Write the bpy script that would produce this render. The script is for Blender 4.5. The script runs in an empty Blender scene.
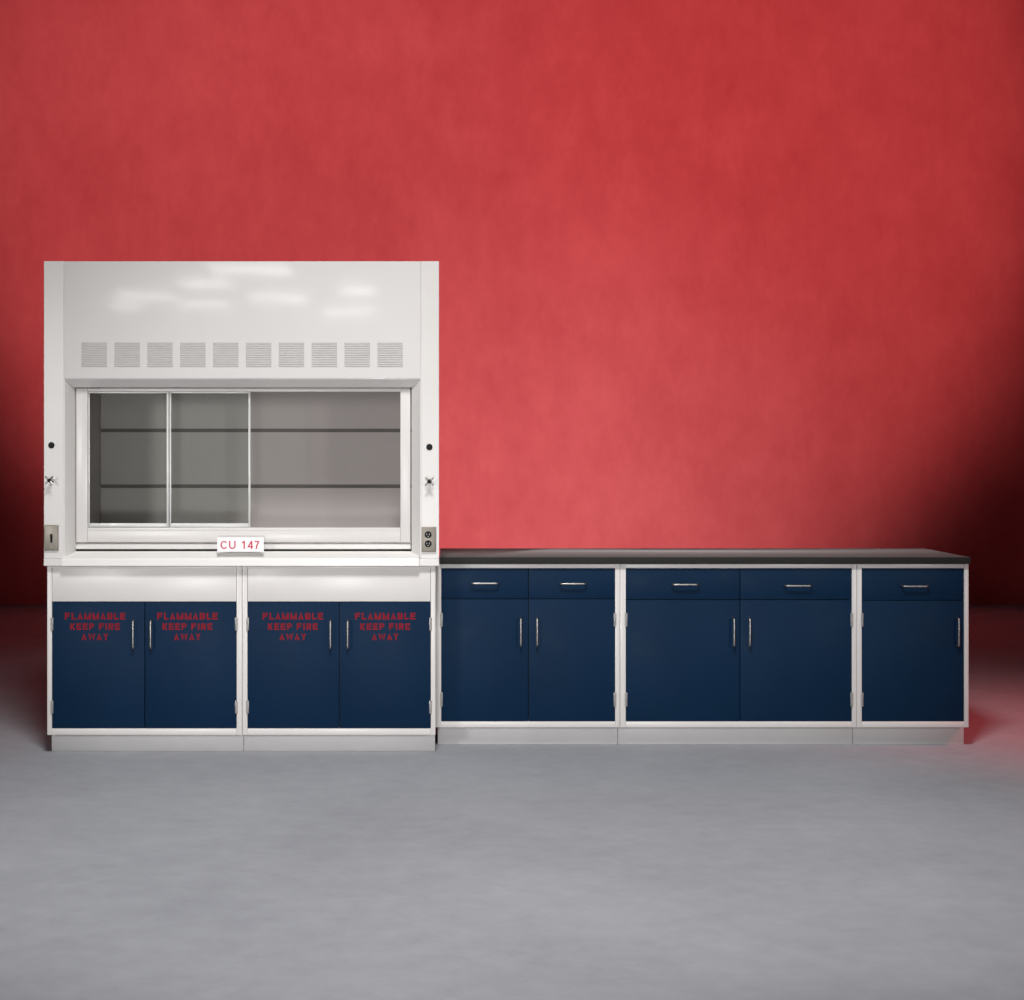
import bpy, bmesh, math, random
from mathutils import Vector, Matrix
random.seed(7)
scene = bpy.context.scene
C = scene.collection

# ------------------------------------------------------------------ camera model
DIST, F, CX, CY, CH = 7.9, 1700.0, 440.0, 455.0, 1.393
def S(y): return F / (DIST + y)
def X(px, y=0.0): return (px - CX) / S(y)
def Z(py, y=0.0): return CH - (py - CY) / S(y)

# ------------------------------------------------------------------ materials
def new_mat(name):
    m = bpy.data.materials.new(name); m.use_nodes = True
    nt = m.node_tree; b = nt.nodes['Principled BSDF']
    return m, nt, b
def noise(nt, scale, detail=4, rough=0.5, stretch=None, space='Object'):
    tc = nt.nodes.new('ShaderNodeTexCoord'); n = nt.nodes.new('ShaderNodeTexNoise')
    n.inputs['Scale'].default_value = scale; n.inputs['Detail'].default_value = detail
    n.inputs['Roughness'].default_value = rough
    src = tc.outputs[space]
    if stretch:
        mp = nt.nodes.new('ShaderNodeMapping'); mp.inputs['Scale'].default_value = stretch
        nt.links.new(src, mp.inputs['Vector']); src = mp.outputs['Vector']
    nt.links.new(src, n.inputs['Vector'])
    return n.outputs['Fac']
def ramp(nt, fac, c0, c1, p0=0.3, p1=0.7):
    r = nt.nodes.new('ShaderNodeValToRGB')
    r.color_ramp.elements[0].position = p0; r.color_ramp.elements[0].color = (*c0, 1)
    r.color_ramp.elements[1].position = p1; r.color_ramp.elements[1].color = (*c1, 1)
    nt.links.new(fac, r.inputs['Fac']); return r.outputs['Color']
def mrange(nt, fac, a, b):
    r = nt.nodes.new('ShaderNodeMapRange'); r.inputs['To Min'].default_value = a; r.inputs['To Max'].default_value = b
    r.inputs['From Min'].default_value = 0.3; r.inputs['From Max'].default_value = 0.7
    nt.links.new(fac, r.inputs['Value']); return r.outputs['Result']
def bump(nt, b, fac, strength, dist=0.001):
    n = nt.nodes.new('ShaderNodeBump'); n.inputs['Strength'].default_value = strength; n.inputs['Distance'].default_value = dist
    nt.links.new(fac, n.inputs['Height']); nt.links.new(n.outputs['Normal'], b.inputs['Normal'])
def paint(name, c, var=0.06, rough=(0.3, 0.42), metal=0.0, scale=3, bs=0.15, bd=0.0006, bscale=260, spec=0.5, wave=0):
    m, nt, b = new_mat(name)
    f = noise(nt, scale, 5, 0.6)
    nt.links.new(ramp(nt, f, tuple(v * (1 - var) for v in c), tuple(min(1, v * (1 + var)) for v in c)), b.inputs['Base Color'])
    nt.links.new(mrange(nt, noise(nt, scale * 4, 6, 0.65), *rough), b.inputs['Roughness'])
    b.inputs['Metallic'].default_value = metal
    b.inputs['Specular IOR Level'].default_value = spec
    if wave:
        bump(nt, b, noise(nt, 2.2, 2, 0.4), wave, 0.02)
    else:
        bump(nt, b, noise(nt, bscale, 2, 0.5), bs, bd)
    return m
M = {}
M['white'] = paint('white_powder_coat', (0.70, 0.675, 0.655), 0.02, (0.29, 0.35))
M['header'] = paint('glossy_white_sheet', (0.72, 0.70, 0.685), 0.015, (0.045, 0.07), wave=0.03)
M['sill'] = paint('sill_white', (0.82, 0.805, 0.78), 0.01, (0.3, 0.34))
M['liner'] = paint('liner_grey', (0.45, 0.408, 0.395), 0.05, (0.5, 0.65), scale=2)
M['toe'] = paint('toe_kick_shaded_white', (0.66, 0.65, 0.645), 0.03, (0.4, 0.55))  # cabinet white greyed a little, shade under the overhang put into the colour
M['blue'] = paint('navy_blue_paint', (0.0028, 0.0190, 0.051), 0.08, (0.42, 0.55), scale=2.5, spec=0.10)
M['red_ink'] = paint('red_ink', (0.22, 0.006, 0.016), 0.12, (0.5, 0.6), scale=30, spec=0.15)
M['steel'] = paint('brushed_steel', (0.42, 0.405, 0.39), 0.03, (0.40, 0.44), 1.0, scale=6, bs=0.0)
M['hinge'] = paint('hinge_steel', (0.42, 0.41, 0.40), 0.05, (0.35, 0.45), 0.6, scale=20)
M['alu'] = paint('anodised_aluminium', (0.60, 0.60, 0.585), 0.03, (0.35, 0.5), 0.35, scale=8)
M['plate'] = paint('beige_plate_metal', (0.27, 0.245, 0.205), 0.05, (0.35, 0.45), 0.3, scale=20)
M['black'] = paint('black_plastic', (0.008, 0.008, 0.008), 0.1, (0.5, 0.6), scale=20, spec=0.2)
M['dark'] = paint('gap_shade_dark', (0.02, 0.019, 0.018), 0.1, (0.7, 0.8))
M['recess'] = paint('recess_shadow_grey', (0.16, 0.145, 0.138), 0.1, (0.7, 0.8))
M['slot'] = paint('slot_shadow_metal', (0.54, 0.52, 0.505), 0.05, (0.6, 0.7), scale=20)
M['epoxy'] = paint('black_epoxy_resin', (0.020, 0.019, 0.018), 0.10, (0.6, 0.7), scale=5, spec=0.2)
eb = M['epoxy'].node_tree.nodes['Principled BSDF']       # sheen lightens the top, standing in for its grazing reflection
eb.inputs['Sheen Weight'].default_value = 0.5; eb.inputs['Sheen Roughness'].default_value = 0.35
M['paper'] = paint('label_paper', (0.93, 0.92, 0.92), 0.01, (0.6, 0.7), scale=30)
M['tag_ink'] = paint('tag_red_ink', (0.62, 0.03, 0.09), 0.05, (0.6, 0.7), scale=60)

# glass
m, nt, b = new_mat('tinted_sash_glass'); M['glass'] = m
out = nt.nodes['Material Output']; nt.nodes.remove(b)
tr = nt.nodes.new('ShaderNodeBsdfTransparent'); tr.inputs['Color'].default_value = (0.972, 0.993, 0.980, 1)
gl = nt.nodes.new('ShaderNodeBsdfGlossy'); gl.inputs['Roughness'].default_value = 0.03
fr = nt.nodes.new('ShaderNodeFresnel'); fr.inputs['IOR'].default_value = 1.5
mx = nt.nodes.new('ShaderNodeMixShader')
nt.links.new(fr.outputs[0], mx.inputs[0]); nt.links.new(tr.outputs[0], mx.inputs[1]); nt.links.new(gl.outputs[0], mx.inputs[2])
nt.links.new(mx.outputs[0], out.inputs['Surface'])

# red canvas backdrop
m, nt, b = new_mat('red_canvas'); M['red'] = m
f1 = noise(nt, 0.9, 6, 0.62); f2 = noise(nt, 4.5, 7, 0.72, (1, 1, 0.55))
mixf = nt.nodes.new('ShaderNodeMath'); mixf.operation = 'MULTIPLY_ADD'; mixf.inputs[1].default_value = 0.5
nt.links.new(f2, mixf.inputs[0])
h = nt.nodes.new('ShaderNodeMath'); h.operation = 'MULTIPLY'; h.inputs[1].default_value = 0.5
nt.links.new(f1, h.inputs[0]); nt.links.new(h.outputs[0], mixf.inputs[2])
nt.links.new(ramp(nt, mixf.outputs[0], (0.45, 0.046, 0.050), (0.54, 0.066, 0.070), 0.36, 0.64), b.inputs['Base Color'])
b.inputs['Roughness'].default_value = 0.9; b.inputs['Specular IOR Level'].default_value = 0.05
bump(nt, b, noise(nt, 60, 3, 0.6), 0.2, 0.004)

# mottled grey floor
m, nt, b = new_mat('grey_floor'); M['floor'] = m
f1 = noise(nt, 0.8, 7, 0.62); f2 = noise(nt, 9, 6, 0.7)
mixf = nt.nodes.new('ShaderNodeMath'); mixf.operation = 'MULTIPLY_ADD'; mixf.inputs[1].default_value = 0.4
nt.links.new(f2, mixf.inputs[0])
h = nt.nodes.new('ShaderNodeMath'); h.operation = 'MULTIPLY'; h.inputs[1].default_value = 0.6
nt.links.new(f1, h.inputs[0]); nt.links.new(h.outputs[0], mixf.inputs[2])
nt.links.new(ramp(nt, mixf.outputs[0], (0.305, 0.312, 0.342), (0.42, 0.428, 0.46), 0.32, 0.68), b.inputs['Base Color'])
b.inputs['Roughness'].default_value = 0.75; b.inputs['Specular IOR Level'].default_value = 0.15
bump(nt, b, noise(nt, 40, 4, 0.6), 0.12, 0.003)

# ------------------------------------------------------------------ mesh helpers
def link(name, bm, mat, parent=None):
    me = bpy.data.meshes.new(name); bmesh.ops.recalc_face_normals(bm, faces=bm.faces[:]); bm.to_mesh(me); bm.free()
    o = bpy.data.objects.new(name, me); C.objects.link(o); me.materials.append(mat)
    if parent:
        o.parent = parent
        o.matrix_parent_inverse = world_of(parent).inverted()
    return o
def world_of(o):
    m = Matrix.LocRotScale(o.location, o.rotation_euler, o.scale)
    return (world_of(o.parent) @ o.matrix_parent_inverse @ m) if o.parent else m
def box(bm, x0, x1, y0, y1, z0, z1, bev=0.0, seg=2):
    vs = [bm.verts.new((x, y, z)) for x in (x0, x1) for y in (y0, y1) for z in (z0, z1)]
    idx = [(0,1,3,2), (4,6,7,5), (0,4,5,1), (2,3,7,6), (0,2,6,4), (1,5,7,3)]
    fs = [bm.faces.new([vs[i] for i in f]) for f in idx]
    if bev:
        es = {e for f in fs for e in f.edges}
        bmesh.ops.bevel(bm, geom=list(es), offset=bev, segments=seg, profile=0.5, affect='EDGES')
def prism_x(bm, prof, x0, x1):           # profile in (y,z), extruded along x
    a = [bm.verts.new((x0, y, z)) for y, z in prof]; b = [bm.verts.new((x1, y, z)) for y, z in prof]
    n = len(prof); bm.faces.new(a); bm.faces.new(b[::-1])
    for i in range(n): bm.faces.new((a[i], b[i], b[(i+1) % n], a[(i+1) % n]))
def prism_z(bm, prof, z0, z1):           # profile in (x,y), extruded along z
    a = [bm.verts.new((x, y, z0)) for x, y in prof]; b = [bm.verts.new((x, y, z1)) for x, y in prof]
    n = len(prof); bm.faces.new(a); bm.faces.new(b[::-1])
    for i in range(n): bm.faces.new((a[i], b[i], b[(i+1) % n], a[(i+1) % n]))
def cyl_y(bm, x, z, r, y0, y1, n=24, r2=None):
    r2 = r if r2 is None else r2
    a = [bm.verts.new((x + r*math.cos(t), y0, z + r*math.sin(t))) for t in [2*math.pi*i/n for i in range(n)]]
    b = [bm.verts.new((x + r2*math.cos(t), y1, z + r2*math.sin(t))) for t in [2*math.pi*i/n for i in range(n)]]
    bm.faces.new(a); bm.faces.new(b[::-1])
    for i in range(n): bm.faces.new((a[i], b[i], b[(i+1) % n], a[(i+1) % n]))
def tube(bm, pts, r, n=16):
    pts = [Vector(p) for p in pts]; rings = []
    for i, p in enumerate(pts):
        t = (pts[min(i+1, len(pts)-1)] - pts[max(i-1, 0)]).normalized()
        up = Vector((1, 0, 0)) if abs(t.x) < 0.9 else Vector((0, 0, 1))
        if abs(t.dot(up)) > .7: up = Vector((0, 0, 1)) if abs(t.z) < .7 else Vector((1, 0, 0))
        u = t.cross(up).normalized(); v = t.cross(u)
        rings.append([bm.verts.new(p + (u*math.cos(a) + v*math.sin(a))*r) for a in [2*math.pi*k/n for k in range(n)]])
    for a, b in zip(rings, rings[1:]):
        # align ring start
        k0 = min(range(n), key=lambda k: (b[k].co - a[0].co).length)
        d = 1 if (b[(k0+1) % n].co - a[1].co).length < (b[(k0-1) % n].co - a[1].co).length else -1
        b[:] = [b[(k0 + d*k) % n] for k in range(n)]
        for k in range(n): bm.faces.new((a[k], a[(k+1) % n], b[(k+1) % n], b[k]))
    bm.faces.new(rings[0]); bm.faces.new(rings[-1][::-1])
def smooth(o, ang=40):
    for p in o.data.polygons: p.use_smooth = True
    o.data.set_sharp_from_angle(angle=math.radians(ang))
    return o
def empty(name, loc, label=None, cat=None, group=None):
    o = bpy.data.objects.new(name, None); C.objects.link(o); o.location = loc; o.empty_display_size = 0.1
    if label: o['label'] = label
    if cat: o['category'] = cat
    if group: o['group'] = group
    return o
def pull(name, parent, x0, z0, x1, z1, y, stand=0.032, r=0.005):
    """wire pull: two feet on the surface y, bar standing proud"""
    a = Vector((x0, 0, z0)); b = Vector((x1, 0, z1)); d = (b - a).normalized(); rr = 0.012
    def P(p, yy): return (p.x, yy, p.z)
    pts = [P(a, y), P(a, y - stand + rr)]
    for k in range(1, 5):
        t = k/4*math.pi/2; pts.append(P(a + d*rr*(1 - math.cos(t)), y - stand + rr - rr*math.sin(t)))
    for k in range(0, 5):
        t = k/4*math.pi/2; pts.append(P(b - d*rr*(1 - math.sin(t)), y - stand + rr*(1 - math.cos(t))))
    pts.append(P(b, y))
    bm = bmesh.new(); tube(bm, pts, r)
    return smooth(link(name, bm, M['steel'], parent))
def arc(cx, cy, rx, ry, a0, a1, n=14):
    return [(cx + rx*math.cos(math.radians(a0 + (a1-a0)*i/n)), cy + ry*math.sin(math.radians(a0 + (a1-a0)*i/n))) for i in range(n + 1)]
# centre-line strokes of sans-serif capitals in a cell of the given width and height 1
def glyph(c, w, t):
    l, r, b, u, m = t/2, w - t/2, t/2, 1 - t/2, 0.52
    if c == 'F': return [[(l, 0), (l, 1)], [(t, u), (w, u)], [(t, m), (w*.86, m)]]
    if c == 'E': return [[(l, 0), (l, 1)], [(t, u), (w, u)], [(t, m), (w*.9, m)], [(t, b), (w, b)]]
    if c == 'L': return [[(l, 0), (l, 1)], [(t, b), (w, b)]]
    if c == 'I': return [[(w/2, 0), (w/2, 1)]]
    if c == 'A': return [[(l, 0), (w/2, 1 - t*.4), (r, 0)], [(w*.24, .3), (w*.76, .3)]]
    if c == 'M': return [[(l, 0), (l, 1)], [(r, 0), (r, 1)], [(l, 1 - t*.6), (w/2, .06), (r, 1 - t*.6)]]
    if c == 'W': return [[(l, 1), (w*.28, t*.5), (w/2, 1 - t*.6), (w*.72, t*.5), (r, 1)]]
    if c == 'Y': return [[(l, 1), (w/2, .48), (r, 1)], [(w/2, 0), (w/2, .48)]]
    if c == 'K': return [[(l, 0), (l, 1)], [(r, 1), (t, .36)], [(w*.4, .58), (r, 0)]]
    if c in 'PRB':
        s_ = [[(l, 0), (l, 1)], [(t, u)] + arc(w*.62, (u + m)/2 - .02, r - w*.62, (u - m)/2 + .02, 90, -90, 8) + [(t, m - .04)]]
        if c == 'R': s_.append([(w*.5, m - .04), (r, 0)])
        if c == 'B': s_.append([(t, m - .04)] + arc(w*.62, (m - .04 + b)/2, r - w*.62, (m - .04 - b)/2, 90, -90, 8) + [(t, b)])
        return s_
    if c == 'C': return [arc(w/2 + .01, .5, w/2 - t/2, .5 - t/2, 38, 322, 26)]
    if c == 'U': return [[(l, 1)] + arc(w/2, w/2 - t/2 + b, w/2 - t/2, w/2 - t/2, 180, 360, 14) + [(r, 1)]]
    if c == '1': return [[(w*.62, 0), (w*.62, 1)], [(w*.18, .74), (w*.40, .82), (w*.60, 1 - t*.3)]]
    if c == '4': return [[(w*.74, 0), (w*.74, 1)], [(w*.74, .98), (t*.6, .29)], [(0, .27), (w, .27)]]
    if c == '7': return [[(0, u), (r, u)], [(r, u), (w*.5, .5), (w*.34, 0)]]
    return []
WID = {'I': .3, 'M': .92, 'W': 1.05, 'C': .80, 'U': .72, 'L': .62, ' ': .3, '1': .55, '4': .6, '7': .56}
def add_text(bm, body, x0, x1, z0, z1, y, t=0.13, th=0.0005, gap=0.16):
    ws = [WID.get(c, .74) for c in body]; total = sum(ws) + gap*(len(body) - 1)
    sx = (x1 - x0)/total; sz = z1 - z0; cur = 0.0; lay = 0
    for c, w_ in zip(body, ws):
        for st in glyph(c, w_, t):
            yy = y - 0.00003*(lay % 4); lay += 1       # overlapping strokes never share a plane
            P = [Vector((x0 + (cur + p[0])*sx, z0 + p[1]*sz)) for p in st]
            Lr, Rr = [], []
            for i, p in enumerate(P):
                d0 = (P[i] - P[i-1]).normalized() if i else (P[1] - P[0]).normalized()
                d1 = (P[i+1] - P[i]).normalized() if i < len(P) - 1 else d0
                n0 = Vector((-d0.y, d0.x)); n1 = Vector((-d1.y, d1.x)); n = (n0 + n1)
                n = n0 if n.length < 1e-4 else n.normalized()
                k = min(1.6, 1/max(.3, n.dot(n1)))
                h = t*0.5*math.sqrt((n.x*sx)**2 + (n.y*sz)**2)
                Lr.append(p + n*h*k); Rr.append(p - n*h*k)
            for i in range(len(P) - 1):
                q = [Lr[i], Lr[i+1], Rr[i+1], Rr[i]]
                f = [bm.verts.new((v.x, yy - th, v.y)) for v in q]; g = [bm.verts.new((v.x, y, v.y)) for v in q]
                bm.faces.new(f)
                for j in range(4): bm.faces.new((f[j], g[j], g[(j+1) % 4], f[(j+1) % 4]))
        cur += w_ + gap

# ------------------------------------------------------------------ setting
WALL_Y = 7.9
bm = bmesh.new(); box(bm, -16, 16, -18, WALL_Y, -0.1, 0.0)
o = link('floor', bm, M['floor']); o['kind'] = 'structure'
bm = bmesh.new(); box(bm, -16, 16, WALL_Y + 0.002, WALL_Y + 0.1, -0.1, 9)
o = link('backdrop_wall', bm, M['red']); o['kind'] = 'structure'

# ------------------------------------------------------------------ cabinets
def cabinet(root, px0, px1, ix0, ix1, pyt, pit, pib, pyb, y0, depth, toe_px, left_edge=None, right_edge=None, floor_gap=0.0):
    """carcass with a proud face frame; all x,y in picture pixels on the face plane"""
    bm = bmesh.new()
    x0, x1 = X(px0, y0) + 0.0008, X(px1, y0) - 0.0008
    a, b = X(ix0, y0), X(ix1, y0)
    zt, z_it, z_ib, zb = Z(pyt, y0), Z(pit, y0), Z(pib, y0), Z(pyb, y0)
    fd = 0.026
    box(bm, x0, a, y0, y0 + depth, zb, zt, 0.0015)
    box(bm, b, x1, y0, y0 + depth, zb, zt, 0.0015)
    box(bm, a + 0.0002, b - 0.0002, y0 + 0.0008, y0 + depth - 0.001, z_it, zt - 0.0006, 0.001)
    box(bm, a + 0.0002, b - 0.0002, y0 + 0.0008, y0 + depth - 0.001, zb + 0.0006, z_ib, 0.001)
    box(bm, a + 0.0002, b - 0.0002, y0 + fd + 0.004, y0 + fd + 0.012, z_ib, z_it)
    box(bm, a + 0.0002, b - 0.0002, y0 + depth - 0.012, y0 + depth - 0.002, z_ib, z_it)
    smooth(link('carcass', bm, M['white'], root))
    bm = bmesh.new(); box(bm, a + 0.0004, b - 0.0004, y0 + fd + 0.0005, y0 + fd + 0.0035, z_ib + 0.0004, z_it - 0.0004)
    link('gap_shade_panel', bm, M['dark'], root)  # near-black sheet added behind the fronts so their gaps look shaded
    ty = y0 + 0.075
    bm = bmesh.new(); box(bm, X(toe_px[0], ty) + 0.0012, X(toe_px[1], ty) - 0.0012, ty, y0 + depth - 0.01, 0.0, zb - 0.0005, 0.001)
    smooth(link('toe_kick', bm, M['toe'], root))
    return y0

GAP = 0.0015
def slab(name, root, pa, pb, pt, pb2, y0, recess=0.004, mat='blue', g=GAP):
    bm = bmesh.new()
    box(bm, X(pa, y0) + g, X(pb, y0) - g, y0 + recess, y0 + 0.024, Z(pb2, y0) + g, Z(pt, y0) - g, 0.0016, 2)
    o = link(name, bm, M[mat], root); smooth(o); return o
def hinge(door, px, side, pt, pb, y0):
    bm = bmesh.new(); x = X(px, y0)
    zt, zb = Z(pt, y0), Z(pb, y0)
    w = 0.0052
    box(bm, x - w*(side < 0)*1.0 - 0.002, x + w*(side > 0)*1.0 + 0.002, y0 - 0.003, y0 + 0.003, zb, zt, 0.001)
    n = 3
    for k in range(n):                     # knuckles
        z0 = zb + (zt - zb)*k/n + 0.0008; z1 = zb + (zt - zb)*(k + 1)/n - 0.0008
        prof = [(x + 0.0045*math.cos(t), y0 - 0.004 + 0.0045*math.sin(t)) for t in [2*math.pi*i/12 for i in range(12)]]
        prism_z(bm, prof, z0, z1)
    smooth(link('hinge', bm, M['hinge'], door))

# the two low cabinets under the hood
Y1 = 0.025
def flammable(label, px0, px1, ix0, ix1, split, handles, texts, toe, hg):
    y0 = Y1
    root = empty('base_cabinet', (X((px0 + px1)/2, y0), y0, 0), label, 'cabinet', 'cabinets under the fume hood')
    cabinet(root, px0, px1, ix0, ix1, 566.0, 568.5, 728.6, 735.0, y0, 0.60, toe)
    slab('filler_panel', root, ix0, ix1, 567.6, 601.9, y0, 0.003, 'white', 0.0016)
    for (a, b), hx, tx, hs in (((ix0, split), handles[0], texts[0], -1), ((split, ix1), handles[1], texts[1], 1)):
        d = slab('door', root, a, b, 601.9, 728.6, y0)
        yy = y0 + 0.004
        pull('handle', d, X(hx, yy), Z(620.5, yy), X(hx, yy), Z(647.8, yy), yy)
        for t in ((617.5, 630.5), (700.5, 713.5)):
            hinge(d, a if hs < 0 else b, -hs, t[0], t[1], y0)
        bm = bmesh.new(); x0 = tx; yt = yy - 0.0004
        add_text(bm, 'FLAMMABLE', X(x0, yy), X(x0 + 60.6, yy), Z(619.6, yy), Z(612.8, yy), yt, 0.235, gap=0.2)
        add_text(bm, 'KEEP FIRE', X(x0 + 5.3, yy), X(x0 + 55.2, yy), Z(629.9, yy), Z(623.2, yy), yt, 0.235, gap=0.2)
        add_text(bm, 'AWAY', X(x0 + 16.8, yy), X(x0 + 43.6, yy), Z(640.1, yy), Z(633.6, yy), yt, 0.235, gap=0.2)
        link('warning_text', bm, M['red_ink'], d)
flammable('low cabinet with red warnings on its doors, at the far left under the toggle switch',
          47.0, 242.2, 51.8, 236.6, 144.6, (134.1, 151.6), (64.8, 157.2), (51.5, 243.8), None)
flammable('low cabinet with red warnings on its doors, beside the black countertop run',
          242.2, 435.6, 247.4, 430.8, 339.3, (330.8, 348.0), (262.6, 355.0), (243.8, 435.2), None)

# the three drawer cabinets under the worktop
Y2 = 0.215
def drawer_cab(label, px0, px1, ix0, ix1, cols, dbot, toe):
    y0 = Y2
    root = empty('drawer_cabinet', (X((px0 + px1)/2, y0), y0, 0), label, 'cabinet', 'drawer cabinets under the black countertop')
    cabinet(root, px0, px1, ix0, ix1, 563.9, 568.2, 721.6, 727.4, y0, 0.66, toe)
    yy = y0 + 0.004
    for c in cols:
        dr = slab('drawer', root, c['a'], c['b'], 568.2, dbot, y0)
        h = c['dh']; pull('handle', dr, X(h[0], yy), Z(h[2], yy), X(h[1], yy), Z(h[2], yy), yy)
        d = slab('door', root, c['a'], c['b'], dbot, 721.6, y0)
        h = c['vh']; pull('handle', d, X(h, yy), Z(618.0, yy), X(h, yy), Z(645.6, yy), yy)
        for t in ((613, 626.5), (692.5, 706.5)):
            hinge(d, c['a'] if c['hs'] < 0 else c['b'], -c['hs'], t[0], t[1], y0)
drawer_cab('narrower two-door two-drawer navy cabinet, between the fume hood and the wide cabinet', 434.9, 620.0, 441.2, 615.2,
           [dict(a=441.2, b=528.4, dh=(471.8, 497.8, 583.0), vh=520.6, hs=-1), dict(a=528.4, b=615.2, dh=(560.2, 585.2, 583.4), vh=536.9, hs=1)], 599.0, (437.4, 617.8))
drawer_cab('widest navy cabinet, two doors and two drawers, middle one under the black countertop', 620.0, 856.8, 625.8, 852.0,
           [dict(a=625.8, b=740.2, dh=(672.0, 697.5, 584.2), vh=733.1, hs=-1), dict(a=740.2, b=852.0, dh=(784.4, 810.2, 585.4), vh=748.9, hs=1)], 599.8, (617.8, 852.8))
drawer_cab('single-door single-drawer navy cabinet at the free right end of the black countertop', 856.8, 968.8, 861.8, 964.3,
           [dict(a=861.8, b=964.3, dh=(901.4, 926.6, 585.8), vh=956.9, hs=-1)], 600.4, (852.8, 964.0))

# worktop
yf = 0.188; yb = 0.96
bm = bmesh.new()
zt = Z(557.2, yf); zb = Z(563.9, Y2) + 0.0006
box(bm, X(439.2, 0) + 0.004, X(970.6, yf), yf, yb, zb, zt, 0.003, 2)
o = smooth(link('countertop', bm, M['epoxy']))
o['label'] = 'long black resin countertop lying across the three navy drawer cabinets'; o['category'] = 'countertop'

# ------------------------------------------------------------------ fume hood
HD = 0.80                                  # hood depth
hood = empty('fume_hood', (X(241), 0, Z(566)), 'white fume hood with glass sash standing on the two flammable cabinets', 'fume hood')
zt_h = Z(261.2); zb_h = Z(565.6)
def post(side):
    bm = bmesh.new()
    xo = X(43.9) if side < 0 else X(438.9)
    xi = X(64.2) if side < 0 else X(420.8)
    xj = X(74.6, 0.05) if side < 0 else X(411.6, 0.05)
    zc = Z(378.0)                          # above this the header covers the bevelled return
    prof = [(xo, 0.0), (xi, 0.0), (xj, 0.05), (xj, 0.11), (xo, 0.11)]
    prism_z(bm, prof, Z(558.3), zt_h)
    bmesh.ops.bevel(bm, geom=[e for e in bm.edges if abs(e.verts[0].co.z - e.verts[1].co.z) > 0.5], offset=0.003, segments=2, affect='EDGES')
    o = smooth(link('side_post', bm, M['white'], hood)); return o
posts = {s: post(s) for s in (-1, 1)}
# header: front sheet with bevelled lower return
bm = bmesh.new()
yh = -0.006
prof = [(yh, zt_h - 0.001), (yh, Z(378.6, yh)), (0.048, Z(387.4, 0.048)), (0.048, Z(387.4, 0.048) + 0.02), (0.02, Z(370)), (0.02, zt_h - 0.001)]
prism_x(bm, prof, X(64.8), X(420.2))
bmesh.ops.bevel(bm, geom=[e for e in bm.edges if abs(e.verts[0].co.x - e.verts[1].co.x) > 0.5 and abs(e.verts[0].co.y - yh) < 1e-4], offset=0.003, segments=3, affect='EDGES')
header = smooth(link('header_panel', bm, M['header'], hood))
for k in range(10):                        # louvred grilles
    pa = 81.7 + 32.86*k; pb = pa + 25.3; n = 11
    bm = bmesh.new(); yv = yh
    x0, x1 = X(pa, yv), X(pb, yv); z1, z0 = Z(342.2, yv), Z(367.0, yv)
    p = (z1 - z0)/n
    for i in range(n):
        za = z0 + p*i
        # pressed louvre: leans out at the bottom
        prism_x(bm, [(yv - 0.0004, za + p*0.95), (yv - 0.0004, za + p*0.30), (yv - 0.0042, za + p*0.30), (yv - 0.0042, za + p*0.42)], x0, x1)
    v = link('vent_grille', bm, M['slot'], header)
# shell
bm = bmesh.new()
xl, xr = X(43.9) + 0.002, X(438.9) - 0.002
box(bm, xl, xl + 0.02, 0.112, HD, zb_h + 0.01, zt_h - 0.002, 0.001)
box(bm, xr - 0.02, xr, 0.112, HD, zb_h + 0.01, zt_h - 0.002, 0.001)
box(bm, xl + 0.021, xr - 0.021, HD - 0.02, HD, zb_h + 0.01, zt_h - 0.002)
box(bm, xl + 0.021, xr - 0.021, 0.022, HD - 0.021, zt_h - 0.022, zt_h - 0.002)
link('shell', bm, M['white'], hood)
# liner : side walls, ceiling, baffle in three panels with dark slots
YB = 0.63
bl, br = X(100.2, YB), X(100.2, YB) + 1.585
iw_l, iw_r = bl, X(439) - 0.055
bm = bmesh.new()
box(bm, iw_l - 0.012, iw_l, 0.112, YB + 0.1, Z(552), Z(380))
box(bm, iw_r, iw_r + 0.012, 0.112, YB + 0.1, Z(552), Z(380))
box(bm, iw_l + 0.0005, iw_r - 0.0005, 0.10, YB + 0.1, Z(372), Z(372) + 0.012)
box(bm, iw_l + 0.0005, iw_r - 0.0005, YB + 0.08, YB + 0.09, Z(552), Z(373))
link('liner', bm, M['liner'], hood)
bm = bmesh.new()
for pt, pb in ((376, 428.6), (432.2, 484.4), (488.0, 552)):
    zA, zB = Z(pt, YB), Z(pb, YB)
    prof = [(YB + (0.02 if pt > 376 else 0), zA), (YB, zA - 0.004), (YB, zB + 0.014), (YB + 0.022, zB), (YB + 0.03, zB), (YB + 0.012, zB + 0.02), (YB + 0.03, zA)]
    prism_x(bm, [(YB, zA), (YB, zB), (YB + 0.008, zB), (YB + 0.008, zA)], iw_l + 0.002, iw_r - 0.002)
link('baffle', bm, M['liner'], hood)
bm = bmesh.new()
for py in (430.4, 486.2):
    box(bm, iw_l + 0.003, iw_r - 0.003, YB + 0.01, YB + 0.02, Z(py + 4, YB), Z(py - 4, YB))
link('baffle_slot', bm, M['recess'], hood)
# work surface inside
bm = bmesh.new(); box(bm, xl + 0.022, xr - 0.022, 0.112, HD - 0.022, zb_h + 0.012, Z(552, 0.06), 0.001)
link('work_surface', bm, M['sill'], hood)
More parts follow.
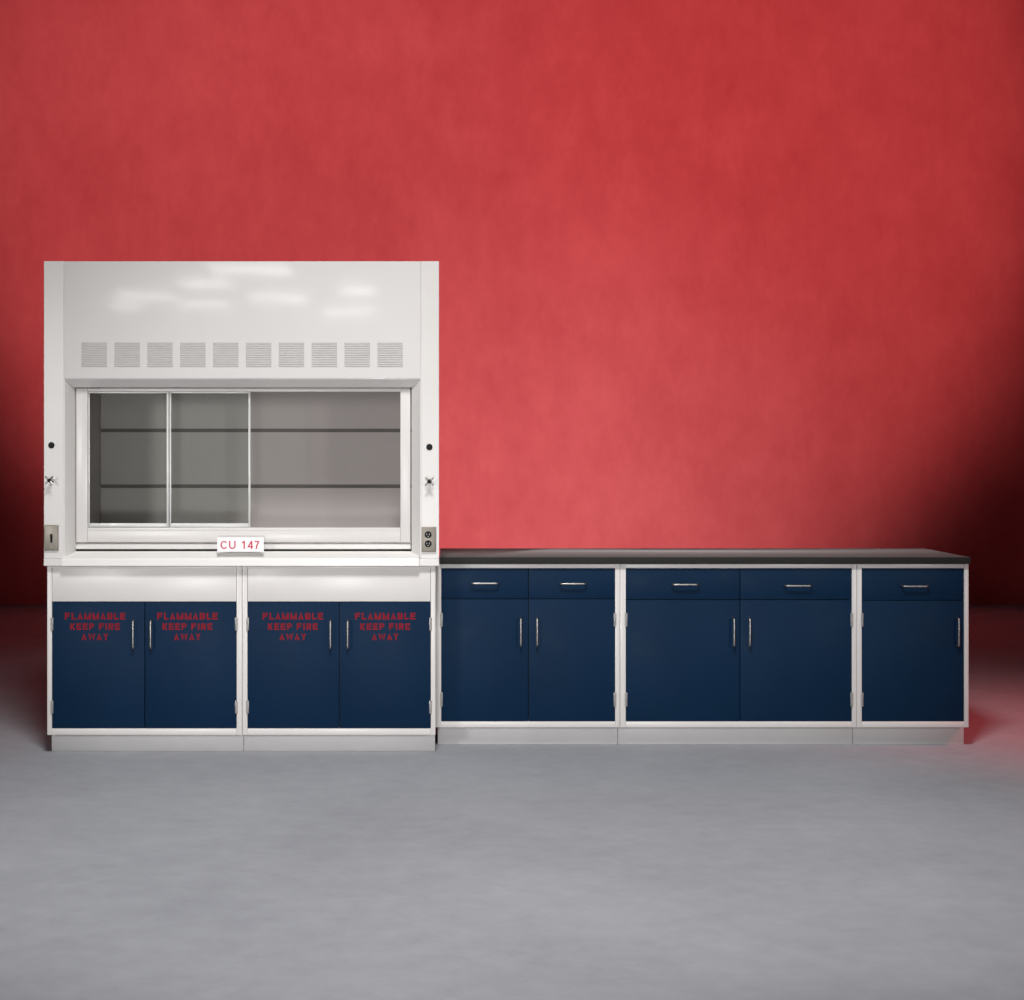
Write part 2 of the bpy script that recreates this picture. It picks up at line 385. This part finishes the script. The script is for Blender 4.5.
# sill: sloped airfoil and front lip
bm = bmesh.new()
prof = [(0.062, Z(551.2, 0.062)), (-0.014, Z(558.2, -0.014)), (-0.018, Z(559.6, -0.018)), (-0.018, Z(565.8, -0.018)), (0.0, Z(565.8, -0.018)), (0.062, Z(562, 0.062))]
prism_x(bm, prof, X(62.5), X(419.0))
smooth(link('airfoil_sill', bm, M['sill'], hood), 20)
bm = bmesh.new()
zlt = Z(558.3) - 0.001
box(bm, X(43.9), X(62.3), -0.003, 0.11, Z(565.8), zlt, 0.0015)
box(bm, X(419.2), X(438.9), -0.003, 0.11, Z(565.8), zlt, 0.0015)
box(bm, X(50), X(434), 0.012, HD - 0.03, Z(566.0, Y1) + 0.0005, Z(565.8) - 0.002 if Z(565.8) - 0.002 > Z(566.0, Y1) + 0.001 else Z(566.0, Y1) + 0.004)
link('base_lip', bm, M['white'], hood)
# ledge behind the sill
bm = bmesh.new(); box(bm, X(75.4, 0.07), X(410.8, 0.07), 0.072, 0.108, Z(549.2, 0.072), Z(543.6, 0.072), 0.002)
box(bm, X(75.4, 0.07), X(410.8, 0.07), 0.095, 0.108, Z(543.4, 0.072), Z(541.4, 0.072))
link('ledge', bm, M['white'], hood)
bm = bmesh.new(); box(bm, X(74.8, 0.07), X(411.4, 0.07), 0.082, 0.109, Z(553, 0.082), Z(549.6, 0.082))
link('gap_shade_strip', bm, M['dark'], hood)  # dark strip painted in for the shaded gap between ledge and sill
# ---- sash
ys = 0.058
bm = bmesh.new()
def fr(bm, a, b, t, c, y0, y1, bev=0.0015): box(bm, X(a, y0), X(b, y0), y0, y1, Z(c, y0), Z(t, y0), bev)
fr(bm, 76.2, 87.4, 388.4, 542.2, ys, ys + 0.034)
fr(bm, 400.4, 410.4, 388.4, 542.2, ys, ys + 0.034)
fr(bm, 87.5, 400.3, 388.4, 391.6, ys + 0.001, ys + 0.033)
fr(bm, 87.5, 400.3, 530.4, 542.2, ys + 0.001, ys + 0.033, 0.003)
fr(bm, 87.5, 400.3, 527.6, 530.3, ys + 0.010, ys + 0.033)
sash = smooth(link('sash', bm, M['white'], hood))
def pane(a, b, yo):
    bm = bmesh.new(); y0 = ys + yo; y1 = y0 + 0.008
    fr(bm, a, a + 1.7, 392.0, 527.2, y0, y1, 0.0005)
    fr(bm, b - 2.0, b, 392.0, 527.2, y0, y1, 0.0005)
    fr(bm, a + 1.75, b - 2.05, 523.2, 527.2, y0, y1, 0.0005)
    fr(bm, a + 1.75, b - 2.05, 392.0, 393.2, y0, y1, 0.0005)
    f = smooth(link('sliding_frame', bm, M['alu'], sash))
    bm = bmesh.new(); fr(bm, a + 1.8, b - 2.1, 393.3, 523.1, y0 + 0.002, y0 + 0.006, 0)
    link('glass_pane', bm, M['glass'], f)
pane(88.0, 168.6, 0.012)
pane(169.4, 250.4, 0.022)
# ---- fittings
def bolt_plug(px, py, s):
    bm = bmesh.new(); cyl_y(bm, X(px), Z(py), 0.0142, -0.0045, 0.001, 28, 0.0150)
    cyl_y(bm, X(px), Z(py), 0.008, -0.0062, -0.0046, 20)
    smooth(link('button', bm, M['black'], posts[s]))
bolt_plug(51.4, 445.2, -1); bolt_plug(429.4, 447.0, 1)
def cock(px, py, s):
    ye = -0.042; x, z = X(px, ye), Z(py, ye)
    bm = bmesh.new()
    cyl_y(bm, x, z, 0.012, -0.006, 0.0005, 20)
    cyl_y(bm, x, z, 0.0065, ye + 0.004, -0.0061, 16)
    o = smooth(link('service_valve', bm, M['steel'], posts[s]))
    bm = bmesh.new()                       # four-armed handle
    for k in range(4):
        a = math.radians(45 + 90*k)
        tube(bm, [(x + q*math.cos(a), ye - q*.15, z + q*math.sin(a)) for q in (.003, .012, .021, .026)], 0.0040, 8)
    smooth(link('valve_handle', bm, M['steel'], o))
    bm = bmesh.new(); cyl_y(bm, x, z, 0.0078, ye - 0.010, ye - 0.001, 18, 0.0088)
    smooth(link('valve_cap', bm, M['black'], o))
cock(49.2, 480.4, -1); cock(429.2, 481.6, 1)
# switch plate
bm = bmesh.new(); box(bm, X(44.7), X(58.6), -0.012, -0.0005, Z(550.4), Z(525.0), 0.003, 3)
sp = smooth(link('switch_plate', bm, M['plate'], posts[-1]))
bm = bmesh.new(); box(bm, X(51.0), X(53.0), -0.0135, -0.0122, Z(542.4), Z(533.8), 0.0003)
prism_x(bm, [(-0.0136, Z(536.0)), (-0.024, Z(534.6)), (-0.024, Z(536.4)), (-0.0136, Z(539.4))], X(51.3), X(52.7))
link('toggle', bm, M['black'], sp)
for py in (529.3, 547.0):
    bm = bmesh.new(); cyl_y(bm, X(51.8), Z(py), 0.0028, -0.0132, -0.0121, 12)
    link('screw', bm, M['steel'], sp)
# outlet plate
bm = bmesh.new(); box(bm, X(421.6), X(436.2), -0.012, -0.0005, Z(551.8), Z(526.8), 0.003, 3)
op = smooth(link('outlet_plate', bm, M['plate'], posts[1]))
for py in (534.6, 543.6):
    bm = bmesh.new(); cyl_y(bm, X(428.2), Z(py), 0.0162, -0.0145, -0.0121, 28)
    s = smooth(link('socket', bm, M['black'], op))
    bm = bmesh.new()
    for dx in (-0.006, 0.006): box(bm, X(428.2) + dx - 0.001, X(428.2) + dx + 0.001, -0.0152, -0.0146, Z(py) - 0.002, Z(py) + 0.006)
    cyl_y(bm, X(428.2), Z(py) - 0.008, 0.0022, -0.0152, -0.0146, 10)
    link('slot', bm, M['slot'], s)
bm = bmesh.new(); cyl_y(bm, X(428.2), Z(539.2), 0.0026, -0.0132, -0.0121, 12)
link('screw', bm, M['steel'], op)

# paper tag
yt = -0.019
bm = bmesh.new(); box(bm, X(217.3, yt), X(264.0, yt), yt - 0.0015, yt, Z(551.6, yt), Z(537.2, yt))
box(bm, X(222, yt), X(259, yt), yt + 0.0002, 0.040, Z(550.6, yt), Z(549.4, yt))
tag = link('paper_sign', bm, M['paper']); tag['label'] = 'small white sign reading CU 147 in red on the hood sill'; tag['category'] = 'sign'
bm = bmesh.new(); add_text(bm, 'CU', X(220.4, yt), X(235.6, yt), Z(548.9, yt), Z(540.9, yt), yt - 0.0016, 0.145)
link('lettering', bm, M['tag_ink'], tag)
bm = bmesh.new(); add_text(bm, '147', X(241.2, yt), X(259.6, yt), Z(548.9, yt), Z(540.9, yt), yt - 0.0016, 0.145)
link('lettering', bm, M['tag_ink'], tag)

# ------------------------------------------------------------------ lights
def aim(o, target):
    d = Vector(target) - o.location; o.rotation_euler = d.to_track_quat('-Z', 'Y').to_euler()
def spot(name, loc, target, power, size, blend, radius, color=(1, 1, 1)):
    l = bpy.data.lights.new(name, 'SPOT'); l.energy = power; l.spot_size = math.radians(size); l.spot_blend = blend
    l.shadow_soft_size = radius; l.color = color
    o = bpy.data.objects.new(name, l); C.objects.link(o); o.location = loc; aim(o, target); return o
def area(name, loc, target, power, sx, sy, color=(1, 1, 1), spread=180):
    l = bpy.data.lights.new(name, 'AREA'); l.shape = 'RECTANGLE'; l.size = sx; l.size_y = sy; l.energy = power; l.color = color
    l.spread = math.radians(spread)
    o = bpy.data.objects.new(name, l); C.objects.link(o); o.location = loc
    if target is None: o.rotation_euler = (0, 0, 0)
    else: aim(o, target)
    return o
def wp(px, py): return (X(px, WALL_Y), WALL_Y, Z(py, WALL_Y))
spot('backdrop_spot', (0.5, -3.6, 5.6), wp(496, 108), 3900, 53, 0.34, 0.3, (1.0, 0.82, 0.80))
spot('backdrop_left_spot', (-1.2, -3.0, 5.6), wp(240, 100), 1250, 44, 1.0, 0.3, (0.85, 1.0, 1.0))
spot('backdrop_right_spot', (2.4, -3.0, 5.6), wp(850, 60), 800, 44, 1.0, 0.3, (1.0, 0.25, 0.22))
spot('backdrop_low_spot', (0.75, 3.8, 0.4), wp(560, 510), 760, 84, 1.0, 0.3, (0.55, 1.0, 1.0))
spot('key_spot', (-0.1, -4.6, 6.2), (0.1, -1.3, 0.0), 1600, 66, 0.9, 0.7, (1.0, 0.99, 0.98))
spot('front_fill_spot', (4.7, -7.0, 2.0), (0.5, 0.1, 0.75), 390, 38, 0.8, 0.5, (1.0, 0.98, 0.97))
spot('front_fill_spot', (-4.2, -7.0, 2.0), (-0.8, 0.1, 1.5), 500, 36, 0.8, 0.5, (1.0, 0.98, 0.97))
spot('red_side_spot', (5.0, -0.4, 2.8), (4.0, 0.5, 0.0), 380, 70, 1.0, 0.3, (1.0, 0.12, 0.13))
spot('front_fill_spot', (-0.6, -7.4, 0.6), (0.1, 0.1, 1.0), 440, 44, 0.8, 0.3, (1.0, 0.99, 0.98))
# ceiling fittings of the room, mirrored in the glossy header
def fit(px, py, w, sy=1.3, z=3.25):
    D = (z - CH)*F/(CY - py); return ((px - CX)*D/F, -(D - DIST), w, sy)
for (px, py, wpx) in ((250, 269, 80), (146, 296, 58), (205, 283, 50), (278, 298, 58), (358, 290, 34), (350, 312, 50), (125, 306, 30), (205, 305, 50)):
    x, y, w_, sy = fit(px, py, wpx); w_ = wpx*(DIST - y)/F
    area('ceiling_light', (x, y, 3.25), None, 19*w_, w_, 0.8)

w = bpy.data.worlds.new('World'); scene.world = w; w.use_nodes = True
w.node_tree.nodes['Background'].inputs['Color'].default_value = (0.9, 0.9, 1, 1)
w.node_tree.nodes['Background'].inputs['Strength'].default_value = 0.008

# ------------------------------------------------------------------ camera
cam = bpy.data.cameras.new('camera'); co = bpy.data.objects.new('camera', cam); C.objects.link(co)
co.location = (0, -DIST, CH); co.rotation_euler = (math.radians(90), 0, 0)
cam.sensor_fit = 'HORIZONTAL'; cam.sensor_width = 36; cam.lens = F/1024*36
cam.shift_x = (512 - CX)/1024; cam.shift_y = -(500 - CY)/1024
cam.clip_end = 200; cam.clip_start = 0.05
scene.camera = co
scene.render.engine = 'CYCLES'
scene.cycles.max_bounces = 8
vs = scene.view_settings
vs.view_transform = 'Standard'; vs.look = 'None'; vs.exposure = 0; vs.gamma = 1; vs.use_curve_mapping = False
